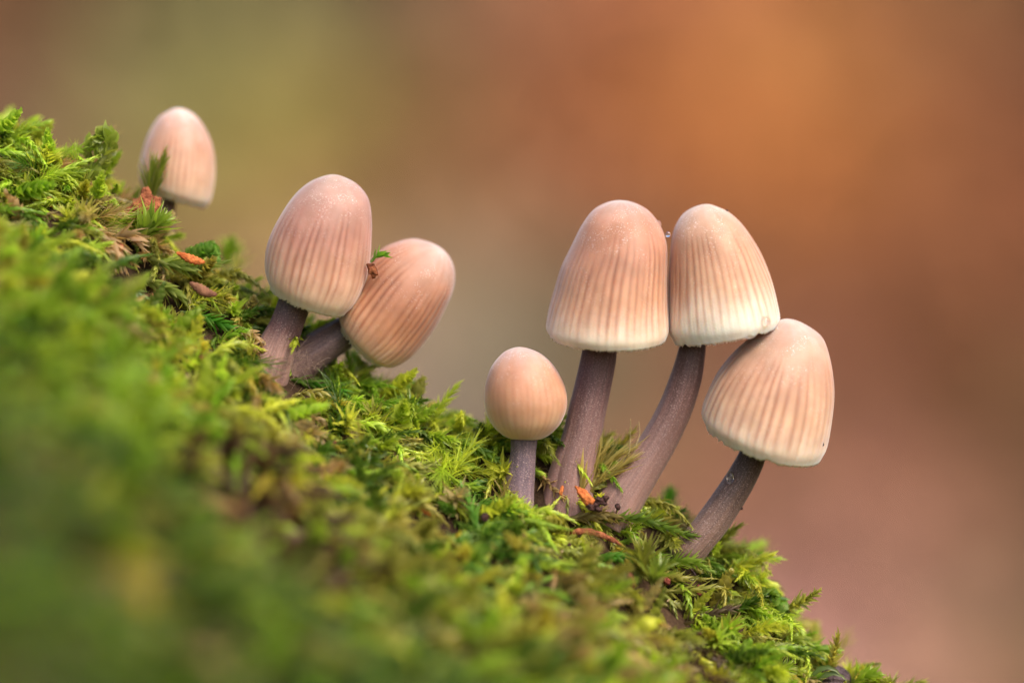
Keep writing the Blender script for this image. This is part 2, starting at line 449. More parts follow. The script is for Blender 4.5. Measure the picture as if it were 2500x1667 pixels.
LIME, GREEN, DEEP, OLIVE, TAN, BROWN, YELLOW, BLUE = ((0.43, 0.52, 0.060), (0.24, 0.37, 0.030), (0.07, 0.14, 0.014), (0.31, 0.31, 0.065),
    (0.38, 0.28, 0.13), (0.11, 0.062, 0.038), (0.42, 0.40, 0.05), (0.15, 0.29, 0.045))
PATCH = [  # survey mark, radius, colour, strength: kinds and ages of moss; the DEEP marks low in front paint in shade
    (560, 1250, 110, BROWN, 1.1), (500, 1180, 90, BROWN, 0.5), (700, 1380, 110, BROWN, 0.7), (820, 1470, 90, BROWN, 0.5), (380, 1200, 90, TAN, 0.45), (30, 1150, 90, TAN, 0.4), (60, 1330, 130, DEEP, 0.8),
    (260, 1430, 120, YELLOW, 0.45), (300, 1500, 100, TAN, 0.5), (160, 1250, 110, DEEP, 0.6), (600, 1650, 250, DEEP, 0.6), (1050, 1640, 200, DEEP, 0.4), (1160, 1330, 90, BLUE, 0.8), (1250, 1400, 60, BLUE, 0.5),
    (300, 950, 150, GREEN, 0.7), (100, 850, 160, GREEN, 0.7), (200, 720, 90, DEEP, 0.6), (480, 1000, 60, LIME, 0.7), (50, 680, 80, LIME, 0.7), (650, 1100, 60, YELLOW, 0.4), (720, 1150, 70, TAN, 0.5), (600, 1050, 60, OLIVE, 0.7),
    (1130, 1110, 110, LIME, 0.8), (1020, 1080, 90, LIME, 0.6), (830, 950, 60, GREEN, 0.8), (430, 700, 90, OLIVE, 0.7), (550, 850, 70, DEEP, 0.6), (500, 760, 50, GREEN, 0.6), (340, 640, 60, TAN, 0.5), (250, 600, 70, TAN, 0.55),
    (90, 330, 90, LIME, 0.7), (120, 450, 70, TAN, 0.35), (1450, 1400, 120, OLIVE, 0.8), (1600, 1480, 110, OLIVE, 0.7), (1560, 1560, 90, TAN, 0.5), (1650, 1570, 80, BROWN, 0.5), (1250, 1240, 60, LIME, 0.7), (1250, 1290, 50, DEEP, 0.5),
    (1880, 1500, 60, LIME, 0.8), (1750, 1550, 60, GREEN, 0.6), (1500, 1330, 50, GREEN, 0.6), (900, 1330, 100, OLIVE, 0.8), (1000, 1250, 80, OLIVE, 0.6), (850, 1230, 80, DEEP, 0.6), (1350, 1550, 90, TAN, 0.4), (1000, 1500, 130, OLIVE, 0.6),
    (1300, 1480, 90, OLIVE, 0.6)]
PW = np.array([tuple(on_log(p[0], p[1])) for p in PATCH]); PR = np.array([p[2] / 250 for p in PATCH]) * 1.15
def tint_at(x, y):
    pool = [LIME, LIME, LIME, LIME, GREEN, GREEN, GREEN, OLIVE, OLIVE, OLIVE, YELLOW, TAN, DEEP] if y > -2.5 else [GREEN, GREEN, DEEP, OLIVE, LIME, DEEP] if y > -4 else [GREEN, GREEN, DEEP, DEEP, DEEP, OLIVE] if y > -6 else [GREEN, DEEP, DEEP, DEEP, DEEP, BROWN]  # darker pools nearer the camera paint the foreground shade into the tint
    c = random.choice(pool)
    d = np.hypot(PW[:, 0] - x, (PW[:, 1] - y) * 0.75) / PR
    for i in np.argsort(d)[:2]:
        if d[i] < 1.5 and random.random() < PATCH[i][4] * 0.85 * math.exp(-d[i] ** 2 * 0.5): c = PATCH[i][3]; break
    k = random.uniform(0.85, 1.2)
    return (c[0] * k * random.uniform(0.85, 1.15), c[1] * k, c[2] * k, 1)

BARE = [(on_log(560, 1250), 0.34), (on_log(690, 1400), 0.25), (on_log(40, 1200), 0.3), (on_log(120, 1330), 0.3)]   # open bark between the moss
KEEP = [(P(356, 515, -0.15), 0.24), (P(1429, 1213, -0.5), 0.16), (P(1462, 1232, -0.5), 0.16), (P(2035, 1650, -0.1), 0.26), (P(465, 625, -0.3), 0.12), (P(110, 470, -0.3), 0.14)] + [
    (on_log(a, b) + Vector((0, -0.12, 0.02)), 0.10) for a, b in ((1450, 1352), (1454, 1388), (1542, 1418), (1628, 1418), (1707, 1441), (1390, 1330), (1440, 1300), (1500, 1320), (498, 706), (520, 716), (1035, 1240), (1285, 1315), (294, 604), (230, 590), (270, 630))]
FEET = [(P(660, 880, -0.15), 0.34), (P(740, 885, 0.0), 0.36), (P(1268, 1190), 0.14), (P(1395, 1170), 0.16), (P(1515, 1230), 0.18), (P(1690, 1330), 0.05), (P(405, 550, 0.8), 0.12)]

def scatter(name, coll, n, yr, size, pitch, label, cat, sink=0.04, yaw_sd=42, xr=(-7.4, 4.6), thin_front=True):
    nv = len(coll.objects)
    x = rng.uniform(xr[0], xr[1], n * 3); y = rng.uniform(yr[0], yr[1], n * 3)
    if thin_front:
        keep = rng.uniform(0, 1, n * 3) < np.where(y > -2.6, 1.0, 0.55)
        x, y = x[keep], y[keep]
    x, y = x[:n], y[:n]
    z = H(x, y); nn = normal(x, y)
    pts, rot, scl, var, tnt = [], [], [], [], []
    for i in range(len(x)):
        p = Vector((x[i], y[i], z[i])); m = Vector(nn[i])
        if any((p - f).length < r for f, r in FEET + BARE) or any(abs(p.x - f.x) < r and abs(p.y - f.y + 0.05) < r * 1.3 for f, r in KEEP): continue
        yaw = math.radians(-25 + random.gauss(0, yaw_sd))
        f = Vector((math.cos(yaw), math.sin(yaw), 0)); f = (f - m * f.dot(m)).normalized()
        a = math.radians(random.uniform(*pitch)); fx = f * math.cos(a) + m * math.sin(a); sy = m.cross(f); uz = fx.cross(sy)
        roll = random.gauss(0, 0.35); R = Matrix((fx, sy, uz)).transposed() @ Matrix.Rotation(roll, 3, 'X')
        pts.append(p - m * sink); rot.append(tuple(R.to_euler()))
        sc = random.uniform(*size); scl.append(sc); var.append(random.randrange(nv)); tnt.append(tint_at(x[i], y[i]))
    me = bpy.data.meshes.new(name); me.from_pydata([tuple(p) for p in pts], [], [])
    a = me.attributes.new('rot', 'FLOAT_VECTOR', 'POINT'); a.data.foreach_set('vector', np.array(rot, np.float32).ravel())
    a = me.attributes.new('scl', 'FLOAT', 'POINT'); a.data.foreach_set('value', np.array(scl, np.float32))
    a = me.attributes.new('var', 'INT', 'POINT'); a.data.foreach_set('value', np.array(var, np.int32))
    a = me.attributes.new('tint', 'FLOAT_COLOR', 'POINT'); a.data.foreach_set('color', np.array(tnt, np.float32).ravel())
    o = bpy.data.objects.new(name, me); C.objects.link(o); me.materials.append(M_MOSS)
    g = bpy.data.node_groups.new(name, 'GeometryNodeTree')
    g.interface.new_socket('Geometry', in_out='INPUT', socket_type='NodeSocketGeometry')
    g.interface.new_socket('Geometry', in_out='OUTPUT', socket_type='NodeSocketGeometry')
    gi = g.nodes.new('NodeGroupInput'); go = g.nodes.new('NodeGroupOutput')
    ci = g.nodes.new('GeometryNodeCollectionInfo'); ci.inputs[0].default_value = coll
    ci.inputs['Separate Children'].default_value = True; ci.inputs['Reset Children'].default_value = True
    ip = g.nodes.new('GeometryNodeInstanceOnPoints'); ip.inputs['Pick Instance'].default_value = True
    def na(nm, typ):
        q = g.nodes.new('GeometryNodeInputNamedAttribute'); q.data_type = typ; q.inputs[0].default_value = nm; return q.outputs[0]
    e2r = g.nodes.new('FunctionNodeEulerToRotation')
    L = g.links.new
    L(na('rot', 'FLOAT_VECTOR'), e2r.inputs[0]); L(e2r.outputs[0], ip.inputs['Rotation'])
    L(na('scl', 'FLOAT'), ip.inputs['Scale']); L(na('var', 'INT'), ip.inputs['Instance Index'])
    L(ci.outputs[0], ip.inputs['Instance']); L(gi.outputs[0], ip.inputs['Points']); L(ip.outputs[0], go.inputs[0])
    md = o.modifiers.new('scatter', 'NODES'); md.node_group = g
    tag(o, label, cat, kind='stuff')
    return o

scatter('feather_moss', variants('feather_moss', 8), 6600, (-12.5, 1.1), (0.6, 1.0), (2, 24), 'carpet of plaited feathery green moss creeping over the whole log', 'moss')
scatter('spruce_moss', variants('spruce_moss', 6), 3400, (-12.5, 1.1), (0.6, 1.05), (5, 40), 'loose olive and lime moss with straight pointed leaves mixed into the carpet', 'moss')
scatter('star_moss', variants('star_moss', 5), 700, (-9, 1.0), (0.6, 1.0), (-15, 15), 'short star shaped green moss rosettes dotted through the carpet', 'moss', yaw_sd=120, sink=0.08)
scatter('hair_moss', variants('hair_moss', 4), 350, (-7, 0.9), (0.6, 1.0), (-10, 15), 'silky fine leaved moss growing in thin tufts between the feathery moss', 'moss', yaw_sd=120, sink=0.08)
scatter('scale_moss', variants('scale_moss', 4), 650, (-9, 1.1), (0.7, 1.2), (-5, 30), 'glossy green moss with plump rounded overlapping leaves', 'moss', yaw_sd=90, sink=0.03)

# ------------------------------------------------------------------ mushrooms
def smooth(a, b, x):
    t = np.clip((x - a) / (b - a), 0, 1); return t * t * (3 - 2 * t)

CAPK = np.array([0.86, 0.80, 0.73])
def make_cap(root, pairs, y0, tilt, cols, n_rib, rib_depth, seed, apex, streak_top=0.65, closed=False):
    r_ = np.random.default_rng(seed)
    NR, NC = 84, 360
    L = np.array([tuple(P(a, b, y0)) for a, b, _, _ in pairs]); R = np.array([tuple(P(c, d, y0)) for _, _, c, d in pairs])
    ap = np.array(tuple(P(*apex, y0)))
    cen = (L + R) / 2; w = np.linalg.norm(R - L, axis=1) / 2; u = (R - L) / (2 * w[:, None])
    cen = np.vstack([cen, ap]); w2 = np.append(w ** 2, 0); u = np.vstack([u, u[-1]])
    dat = catmull(np.hstack([cen, w2[:, None], u]), 400)
    # even spacing along the outer skin
    wr = np.sqrt(np.clip(dat[:, 3], 0, None)); pts = dat[:, :3] + dat[:, 4:7] * wr[:, None]
    arc = np.concatenate([[0], np.cumsum(np.linalg.norm(np.diff(pts, axis=0), axis=1))]); arc /= arc[-1]
    tt = np.linspace(0, 1, NR)
    dat = np.stack([np.interp(tt, arc, dat[:, k]) for k in range(7)], 1)
    th = np.linspace(0, 2 * PI, NC, endpoint=False)
    # irregular ribs
    ph = n_rib * th + 1.1 * np.sin(2 * th + r_.uniform(0, 6)) + 0.9 * np.sin(5 * th + r_.uniform(0, 6)) + 0.6 * np.sin(9 * th + r_.uniform(0, 6))
    rib = 0.5 + 0.5 * np.cos(ph); rib = rib ** 1.6
    idx = np.floor(ph / (2 * PI)).astype(int) % 400; strength = (r_.uniform(0.3, 1.0, 400) * (0.4 if closed else 1.0))[idx]; reach = r_.uniform(-0.14, 0.12, 400)[idx]
    kern = np.ones(5) / 5
    strength = np.convolve(np.tile(strength, 3), kern, 'same')[NC:2 * NC]; reach = np.convolve(np.tile(reach, 3), kern, 'same')[NC:2 * NC]
    cren = r_.uniform(0, 1, NC); cren = np.convolve(np.tile(cren, 3), np.ones(3) / 3, 'same')[NC:2 * NC]
    lump = [(r_.uniform(0, 6), r_.integers(2, 5), r_.uniform(1, 4), r_.uniform(0, 6)) for _ in range(5)]
    def ribs_at(t):
        p = ph + 0.55 * np.sin(2.3 * th + 7 * t + seed) * t + 0.25 * np.sin(11 * th + 9 * t)
        a = (0.5 + 0.5 * np.cos(p)) ** 1.7
        b = (0.5 + 0.5 * np.cos(2 * p + 1.3)) ** 2.0 * 0.45 * float(1 - smooth(0.10, 0.30, t))      # the shorter gills in between
        return np.maximum(a, b)
    def sect(i, grow=0.0, drop=0.0, ribs=True):
        c = dat[i, :3]; rr = math.sqrt(max(dat[i, 3], 0)) + grow; rr = max(rr, 0.0)
        uu = dat[i, 4:7] / np.linalg.norm(dat[i, 4:7]); ax = np.array([-uu[2], 0, uu[0]])
        f = np.array([0, -1, 0]) * math.cos(tilt) - ax * math.sin(tilt)
        t = tt[i]; rad = np.full(NC, rr)
        for a, k, q, b in lump: rad = rad * (1 + 0.005 * np.sin(k * th + a + q * t * 3 + b))
        if ribs:
            mask = smooth(0.0, 0.12, t) * (1 - smooth(streak_top - 0.22, streak_top + 0.02, t + reach)) * 0.85 + 0.25 * (1 - smooth(0, 0.25, t))
            rad = rad - rib_depth * ribs_at(t) * strength * mask
        return c + rad[:, None] * (np.cos(th)[:, None] * uu + np.sin(th)[:, None] * f * 0.96) - ax * np.asarray(drop)[..., None] if np.ndim(drop) else \
            c + rad[:, None] * (np.cos(th)[:, None] * uu + np.sin(th)[:, None] * f * 0.96) - ax * drop
    rows, col, blo = [], [], []
    top_in = int(NR * 0.72)
    def colour(t, inner=False):
        stops, cs = zip(*cols); cs = np.array(cs)
        base = np.array([np.interp(t + reach * 0.25, stops, cs[:, k]) for k in range(3)]).T
        m = (0.25 + 0.75 * smooth(0.02, 0.20, t - reach * 0.25)) * (1 - smooth(streak_top - 0.28, streak_top, t + reach))
        f = (m * strength * ribs_at(t) * 0.82)[:, None]
        return base * (1 - f * np.array([0.40, 0.58, 0.66]))
    if not closed:
        for i in range(top_in, -1, -3):
            rows.append(sect(i, -0.018 - 0.05 * min(1, tt[i] / 0.2), ribs=False)); col.append(colour(tt[i]) * 0.9); blo.append(np.zeros(NC))
    nick = np.zeros(NC)
    for _ in range(5):
        k0 = r_.integers(0, NC); dk = np.minimum(np.abs(np.arange(NC) - k0), NC - np.abs(np.arange(NC) - k0)); nick -= 0.03 * np.exp(-(dk / r_.uniform(1.2, 3.0)) ** 2)
    lip = nick + 0.008 + 0.022 * r_.uniform(0, 1, NC) * (0.4 + cren) + 0.006 * (1 - rib)
    rows.append(sect(0, -0.006, lip)); col.append(colour(0.0)); blo.append(np.zeros(NC))
    for i in range(NR - 1):
        rows.append(sect(i)); col.append(colour(tt[i])); blo.append(np.full(NC, 0.25 + 0.75 * float(smooth(0.45, 0.85, tt[i]))))
    V = np.vstack(rows); nr = len(rows)
    F = grid_faces(nr, NC).tolist()
    a = len(V); V = np.vstack([V, dat[-1, :3], rows[0].mean(0)])
    F += [[(nr - 1) * NC + k, (nr - 1) * NC + (k + 1) % NC, a] for k in range(NC)] + [[(k + 1) % NC, k, a + 1] for k in range(NC)]
    col = [c * CAPK for c in col]
    cc = np.vstack(col + [col[-1][:1], col[0][:1]]); bb = np.concatenate(blo + [[1.0], [0.0]])
    mesh_obj('cap', V, F, M_CAP, root, {'skin': ('FLOAT_COLOR', np.clip(cc, 0, 1)), 'bloom': ('FLOAT', bb)})
    # gills
    if not closed:
        GV, GF = [], []
        ks = [int(k * NC / 44) for k in range(44)]; ii = list(range(1, int(NR * 0.6), 7))
        R_ = {i: sect(i, -0.05, ribs=False) for i in ii}
        for k in ks:
            b = len(GV)
            for i in ii:
                o = R_[i][k]; c = dat[i, :3]; ln = np.linalg.norm(o - c); q = max(0.16, ln * 0.5) / ln
                GV += [o, c + (o - c) * q]
            for j in range(len(ii) - 1): GF.append([b + 2 * j, b + 2 * j + 1, b + 2 * j + 3, b + 2 * j + 2])
        tag(mesh_obj('gills', np.array(GV), GF, M_GILL, root), kind='stuff')
    return dat

def make_stem(root, marks, y0, cols, seed, grain=0.5, y_top=None, groove=0.0):
    """marks: px, py, width px from the cap down to the foot"""
    r_ = np.random.default_rng(seed)
    pts = np.array([[*P(m[0], m[1], y0 + (m[3] if len(m) > 3 else 0)), m[2] / 500 * (DIST + y0) / DIST] for m in marks])
    NR, NC = 90, 56
    d = catmull(pts, NR); th = np.linspace(0, 2 * PI, NC, endpoint=False)
    V, A, K, Bm = [], [], [], []
    for i in range(NR):
        t = i / (NR - 1)
        T = d[min(i + 1, NR - 1), :3] - d[max(i - 1, 0), :3]; T /= np.linalg.norm(T)
        s = np.cross(T, [0, 1, 0]); s /= np.linalg.norm(s); f = np.cross(s, T)
        wob = 1 + 0.02 * np.sin(3 * th + t * 5 + seed) + 0.014 * np.sin(7 * th - t * 8 + seed) + 0.01 * np.sin(13 * th + t * 3)
        wob = wob * (1 + 0.02 * math.sin(t * 11 + seed))
        if groove: wob = wob - groove * float(smooth(0.45, 0.9, t)) * np.exp(-((th - PI * 1.28) / 0.22) ** 2)
        rad = d[i, 3] * wob
        V.append(d[i, :3] + rad[:, None] * (np.cos(th)[:, None] * s + np.sin(th)[:, None] * f))
        A.append(np.stack([np.cos(th) * 8, np.sin(th) * 8, np.full(NC, t * 3.0 + seed)], 1))
        stops, cs = zip(*cols); cs = np.array(cs)
        K.append(np.tile([np.interp(t, stops, cs[:, k]) * 1.2 for k in range(3)], (NC, 1)))
        Bm.append(np.full(NC, grain * float(smooth(0.05, 0.6, t)) + 0.06))
    F = grid_faces(NR, NC).tolist()
    n = NR * NC
    V = np.vstack(V + [[d[0, :3]], [d[-1, :3]]]); A = np.vstack(A + [A[0][:1], A[-1][:1]]); K = np.vstack(K + [K[0][:1], K[-1][:1]]); Bm = np.concatenate(Bm + [[0], [0]])
    F += [[(k + 1) % NC, k, n] for k in range(NC)] + [[(NR - 1) * NC + k, (NR - 1) * NC + (k + 1) % NC, n + 1] for k in range(NC)]
    return mesh_obj('stem', V, F, M_STEM, root, {'skin': ('FLOAT_COLOR', K), 'fibre': ('FLOAT_VECTOR', A), 'bloom': ('FLOAT', Bm)})

CREAM, PEACH, PINKB, GREYP = (0.86, 0.69, 0.59), (0.60, 0.37, 0.25), (0.47, 0.25, 0.17), (0.50, 0.36, 0.32)
GRP = 'bonnet mushrooms growing on the mossy log'
def mushroom(label, foot, y0, pairs, apex, tilt, capcols, ribs, rdepth, stemmarks, stemcols, seed, grain=0.5, closed=False, streak_top=0.68, groove=0.0):
    root = empty('mushroom', P(*foot, y0)); tag(root, label, 'mushroom', GRP)
    make_cap(root, pairs, y0, math.radians(tilt), capcols, ribs, rdepth, seed, apex, streak_top, closed)
    make_stem(root, stemmarks, y0, stemcols, seed, grain, groove=groove)
    return root

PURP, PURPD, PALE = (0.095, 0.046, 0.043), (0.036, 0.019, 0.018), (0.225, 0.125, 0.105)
std = [(0, CREAM), (0.04, CREAM), (0.26, PEACH), (0.55, PINKB), (0.72, PINKB), (0.9, GREYP), (1, (0.62, 0.52, 0.49))]
# furthest up the slope, behind the others
mushroom('small pale pink mushroom furthest up the slope, half hidden behind a thin moss sprig', (405, 575), 0.8,
         [(352, 460, 500, 505), (341, 437, 514, 488), (339, 400, 524, 440), (350, 358, 524, 395), (364, 325, 516, 350), (385, 290, 497, 308), (408, 272, 470, 277)], (437, 264), 4,
         [(0, (0.76, 0.60, 0.50)), (0.2, (0.70, 0.50, 0.38)), (0.5, (0.55, 0.34, 0.25)), (0.75, (0.52, 0.35, 0.31)), (0.9, (0.60, 0.50, 0.49)), (1, (0.68, 0.61, 0.60))], 40, 0.004,
         [(425, 430, 32), (416, 470, 34), (410, 510, 36), (406, 550, 36), (402, 620, 38), (400, 720, 40)],
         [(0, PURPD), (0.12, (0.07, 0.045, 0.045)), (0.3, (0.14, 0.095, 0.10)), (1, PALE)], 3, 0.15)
mushroom('tilted mushroom with a rosy brown domed cap, upper one of the leaning pair', (655, 900), -0.08,
         [(660, 694, 845, 764), (649, 662, 868, 740), (648, 630, 889, 695), (655, 592, 901, 640), (668, 555, 907, 585), (690, 513, 909, 535), (714, 480, 902, 490), (745, 452, 880, 458), (780, 434, 850, 438)], (815, 427), 14,
         [(0, (0.74, 0.56, 0.45)), (0.08, (0.72, 0.52, 0.40)), (0.3, (0.56, 0.34, 0.25)), (0.5, (0.46, 0.25, 0.20)), (0.7, (0.44, 0.26, 0.22)), (0.88, (0.44, 0.32, 0.29)), (1, (0.48, 0.38, 0.33))], 38, 0.007,
         [(740, 660, 70), (728, 710, 76), (716, 745, 78), (699, 790, 82), (680, 835, 92), (662, 880, 104), (640, 940, 120)],
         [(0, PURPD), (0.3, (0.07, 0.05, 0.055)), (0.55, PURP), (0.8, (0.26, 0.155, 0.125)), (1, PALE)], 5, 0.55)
mushroom('strongly leaning mushroom with a striped brown cap, a moss scrap on its edge', (690, 900), 0.22,
         [(834, 787, 935, 893), (830, 758, 966, 896), (845, 715, 1005, 872), (872, 672, 1040, 833), (900, 635, 1068, 793), (935, 605, 1090, 750), (968, 591, 1106, 710), (1005, 583, 1110, 672), (1035, 588, 1102, 638)], (1077, 607), 12,
         [(0, (0.72, 0.50, 0.36)), (0.08, (0.70, 0.46, 0.33)), (0.3, (0.54, 0.29, 0.18)), (0.5, (0.44, 0.225, 0.145)), (0.7, (0.46, 0.26, 0.19)), (0.88, (0.50, 0.37, 0.33)), (1, (0.54, 0.44, 0.42))], 38, 0.008,
         [(930, 745, 66), (880, 785, 72), (850, 806, 78), (800, 838, 86), (757, 866, 94), (715, 892, 106), (670, 925, 120)],
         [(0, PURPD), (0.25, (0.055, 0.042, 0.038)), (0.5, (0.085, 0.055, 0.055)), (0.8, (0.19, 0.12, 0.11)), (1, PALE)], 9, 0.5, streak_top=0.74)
mushroom('smallest mushroom with a round button cap standing upright on a short dark stem', (1266, 1200), -0.25,
         [(1262, 1073, 1304, 1074), (1240, 1069, 1325, 1070), (1216, 1053, 1348, 1056), (1197, 1029, 1371, 1029), (1184, 992, 1384, 990), (1183, 950, 1380, 950), (1196, 903, 1360, 905), (1222, 867, 1330, 870), (1242, 853, 1298, 853)], (1268, 847), 2,
         [(0, (0.66, 0.46, 0.30)), (0.2, (0.66, 0.46, 0.31)), (0.35, (0.62, 0.38, 0.25)), (0.55, (0.58, 0.32, 0.21)), (0.68, (0.54, 0.32, 0.24)), (0.85, (0.50, 0.38, 0.36)), (1, (0.56, 0.48, 0.46))], 36, 0.003,
         [(1280, 1040, 62), (1279, 1075, 65), (1277, 1105, 63), (1273, 1145, 66), (1269, 1182, 72), (1264, 1260, 84)],
         [(0, PURPD), (0.25, (0.07, 0.05, 0.055)), (0.6, (0.10, 0.07, 0.085)), (1, (0.15, 0.10, 0.12))], 13, 0.95, closed=True, streak_top=0.72)
mushroom('tall mushroom with a thick grooved stem, left one of the joined bell caps', (1395, 1180), -0.05,
         [(1342, 815, 1626, 822), (1333, 795, 1632, 800), (1341, 750, 1630, 745), (1356, 700, 1629, 690), (1372, 650, 1630, 640), (1394, 605, 1628, 595), (1420, 553, 1615, 555), (1445, 518, 1592, 523), (1472, 500, 1562, 502)], (1516, 491), 15,
         std, 42, 0.008,
         [(1478, 740, 76), (1468, 810, 80), (1463, 865, 84), (1450, 930, 86), (1434, 1000, 91), (1419, 1070, 97), (1402, 1130, 106), (1390, 1190, 116), (1380, 1260, 124)],
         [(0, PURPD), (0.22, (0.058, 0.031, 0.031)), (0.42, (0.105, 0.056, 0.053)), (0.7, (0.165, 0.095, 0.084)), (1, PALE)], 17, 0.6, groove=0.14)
mushroom('mushroom with a pale margined bell cap on a long curved stem', (1510, 1240), 0.02,
         [(1645, 834, 1902, 786), (1631, 803, 1906, 768), (1631, 745, 1895, 722), (1633, 690, 1876, 665), (1635, 640, 1852, 608), (1640, 580, 1818, 553), (1656, 540, 1782, 519), (1680, 514, 1752, 505)], (1719, 499), 9,
         [(0, (0.86, 0.76, 0.70)), (0.15, (0.83, 0.70, 0.60)), (0.30, (0.66, 0.45, 0.32)), (0.55, (0.54, 0.32, 0.21)), (0.75, (0.52, 0.35, 0.26)), (0.9, (0.54, 0.43, 0.37)), (1, (0.58, 0.49, 0.43))], 40, 0.008,
         [(1706, 760, 60), (1696, 815, 62), (1690, 855, 65), (1676, 920, 74), (1648, 1000, 82), (1607, 1080, 90), (1560, 1150, 100), (1520, 1210, 108), (1480, 1280, 118)],
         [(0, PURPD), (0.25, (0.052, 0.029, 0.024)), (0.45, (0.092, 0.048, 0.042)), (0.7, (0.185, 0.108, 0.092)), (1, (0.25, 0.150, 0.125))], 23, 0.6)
mushroom('mushroom lowest on the slope at the right, its striped cap tucked under the taller neighbour', (1680, 1340), -0.1,
         [(1726, 1036, 2006, 1116), (1714, 1005, 2021, 1085), (1727, 962, 2033, 1020), (1748, 920, 2038, 960), (1778, 880, 2033, 905), (1816, 842, 2022, 857), (1855, 812, 2008, 825), (1890, 790, 1978, 801)], (1930, 781), 17,
         [(0, (0.82, 0.66, 0.56)), (0.1, (0.78, 0.61, 0.50)), (0.28, (0.66, 0.46, 0.33)), (0.52, (0.56, 0.34, 0.235)), (0.72, (0.53, 0.35, 0.27)), (0.88, (0.53, 0.42, 0.38)), (1, (0.57, 0.48, 0.45))], 40, 0.008,
         [(1865, 1030, 60), (1850, 1080, 62), (1836, 1117, 66), (1812, 1165, 70), (1778, 1220, 76), (1740, 1275, 82), (1708, 1314, 80), (1680, 1344, 82, 0.04), (1655, 1364, 84, 0.22)],
         [(0, (0.035, 0.024, 0.018)), (0.25, (0.045, 0.030, 0.022)), (0.45, (0.095, 0.058, 0.045)), (0.75, (0.16, 0.098, 0.078)), (1, (0.22, 0.135, 0.11))], 29, 0.8)

# ------------------------------------------------------------------ crumbs, chips, twigs, drops
def lump(name, label, cat, px, py, y, size, mat, rot=0.0, seed=1, rough=0.3, group=None, detail=3, on=False):
    """an irregular crumb: a rough sphere pushed in and out by noise, sizes in survey px (across, up, deep)"""
    import bmesh
    bm = bmesh.new(); bmesh.ops.create_icosphere(bm, subdivisions=detail, radius=1)
    if y is None: y = on_moss(px, py, 0.26)
    c = P(px, py, y)
    for v in bm.verts:
        n = noise.noise(v.co * 1.3 + Vector((seed * 3.1, 0, 0))) * rough * 1.6 + noise.noise(v.co * 3.6 + Vector((0, seed * 5.7, 0))) * rough * 0.8
        v.co *= 1 + n
        v.co = Vector((v.co.x * size[0], v.co.y * size[2], v.co.z * size[1])) / 500
        v.co.rotate(Matrix.Rotation(rot, 3, 'Y'))
    me = bpy.data.meshes.new(name); bm.to_mesh(me); bm.free()
    me.polygons.foreach_set('use_smooth', [True] * len(me.polygons)); me.materials.append(mat)
    o = bpy.data.objects.new(name, me); C.objects.link(o); o.location = c
    return tag(o, label, cat, group)

RUST = crumb_material('rusty_bark', (0.16, 0.045, 0.02), (0.36, 0.12, 0.05), 14)
ORANGE = crumb_material('orange_bark', (0.36, 0.08, 0.02), (0.58, 0.18, 0.05), 9)
DARK = crumb_material('dark_crumb', (0.018, 0.010, 0.010), (0.07, 0.03, 0.025), 12, 0.4)
RED = crumb_material('red_crumb', (0.11, 0.022, 0.015), (0.24, 0.06, 0.04), 18)
SALMON = crumb_material('salmon_crumb', (0.24, 0.065, 0.03), (0.42, 0.16, 0.08), 10)
SCALE = crumb_material('bud_scale', (0.09, 0.035, 0.02), (0.24, 0.11, 0.06), 6)


# ------------------------------------------------------------------ single moss shoots one can pick out
def moss_thing(name, label, tint, builds, foot, cat='moss shoot', group=None, rough=0.34):
    o_root = empty(name, foot); tag(o_root, label, cat, group)
    mat = moss_material('moss_leaf_' + str(len(bpy.data.materials)), tint, rough)
    for b in builds:
        s = Shoot(); s.grow(**b); s.make('leafy_stem', mat, o_root)
    return o_root

def path(marks, y=0.0, y2=None):
    n = len(marks); y2 = y if y2 is None else y2
    return [P(a, b, y + (y2 - y) * i / (n - 1)) for i, (a, b) in enumerate(marks)]

moss_thing('curled_moss_shoot', 'thick olive moss shoot whose plump tip curls up against the sky at upper left', (0.22, 0.29, 0.035),
           [dict(path=path([(95, 470), (150, 452), (200, 438), (238, 408), (250, 372)], 0.0), n_leaf=40, L=0.24, W=0.12, ang=0.6, K=(0.0, 0.7), prof='ovate', r=0.04),
            dict(path=path([(244, 400), (262, 375), (268, 350), (258, 335), (243, 345), (240, 372)], -0.05), n_leaf=26, L=0.17, W=0.13, ang=0.5, K=(0.1, 0.9), prof='ovate', r=0.03),
            dict(path=path([(225, 410), (218, 380), (216, 345)], 0.05), n_leaf=7, L=0.2, W=0.1, ang=0.3, K=(0, 0.5), prof='ovate'),
            dict(path=path([(130, 455), (140, 420), (155, 380)], 0.05), n_leaf=5, L=0.22, W=0.06, ang=0.3, K=(0, 0.5))], P(95, 470))
moss_thing('moss_sprig', 'upright dark olive moss sprig standing in front of the small mushroom at upper left', (0.15, 0.19, 0.02),
           [dict(path=path([(366, 500), (378, 455), (398, 392)], 0.25), n_leaf=44, L=0.26, W=0.035, ang=0.42, K=(0, 0.5), tiplen=0.9),
            dict(path=path([(362, 500), (362, 450), (372, 410)], 0.2), n_leaf=26, L=0.28, W=0.03, ang=0.45, K=(0, 0.5), tiplen=0.9)], P(366, 500, 0.25))
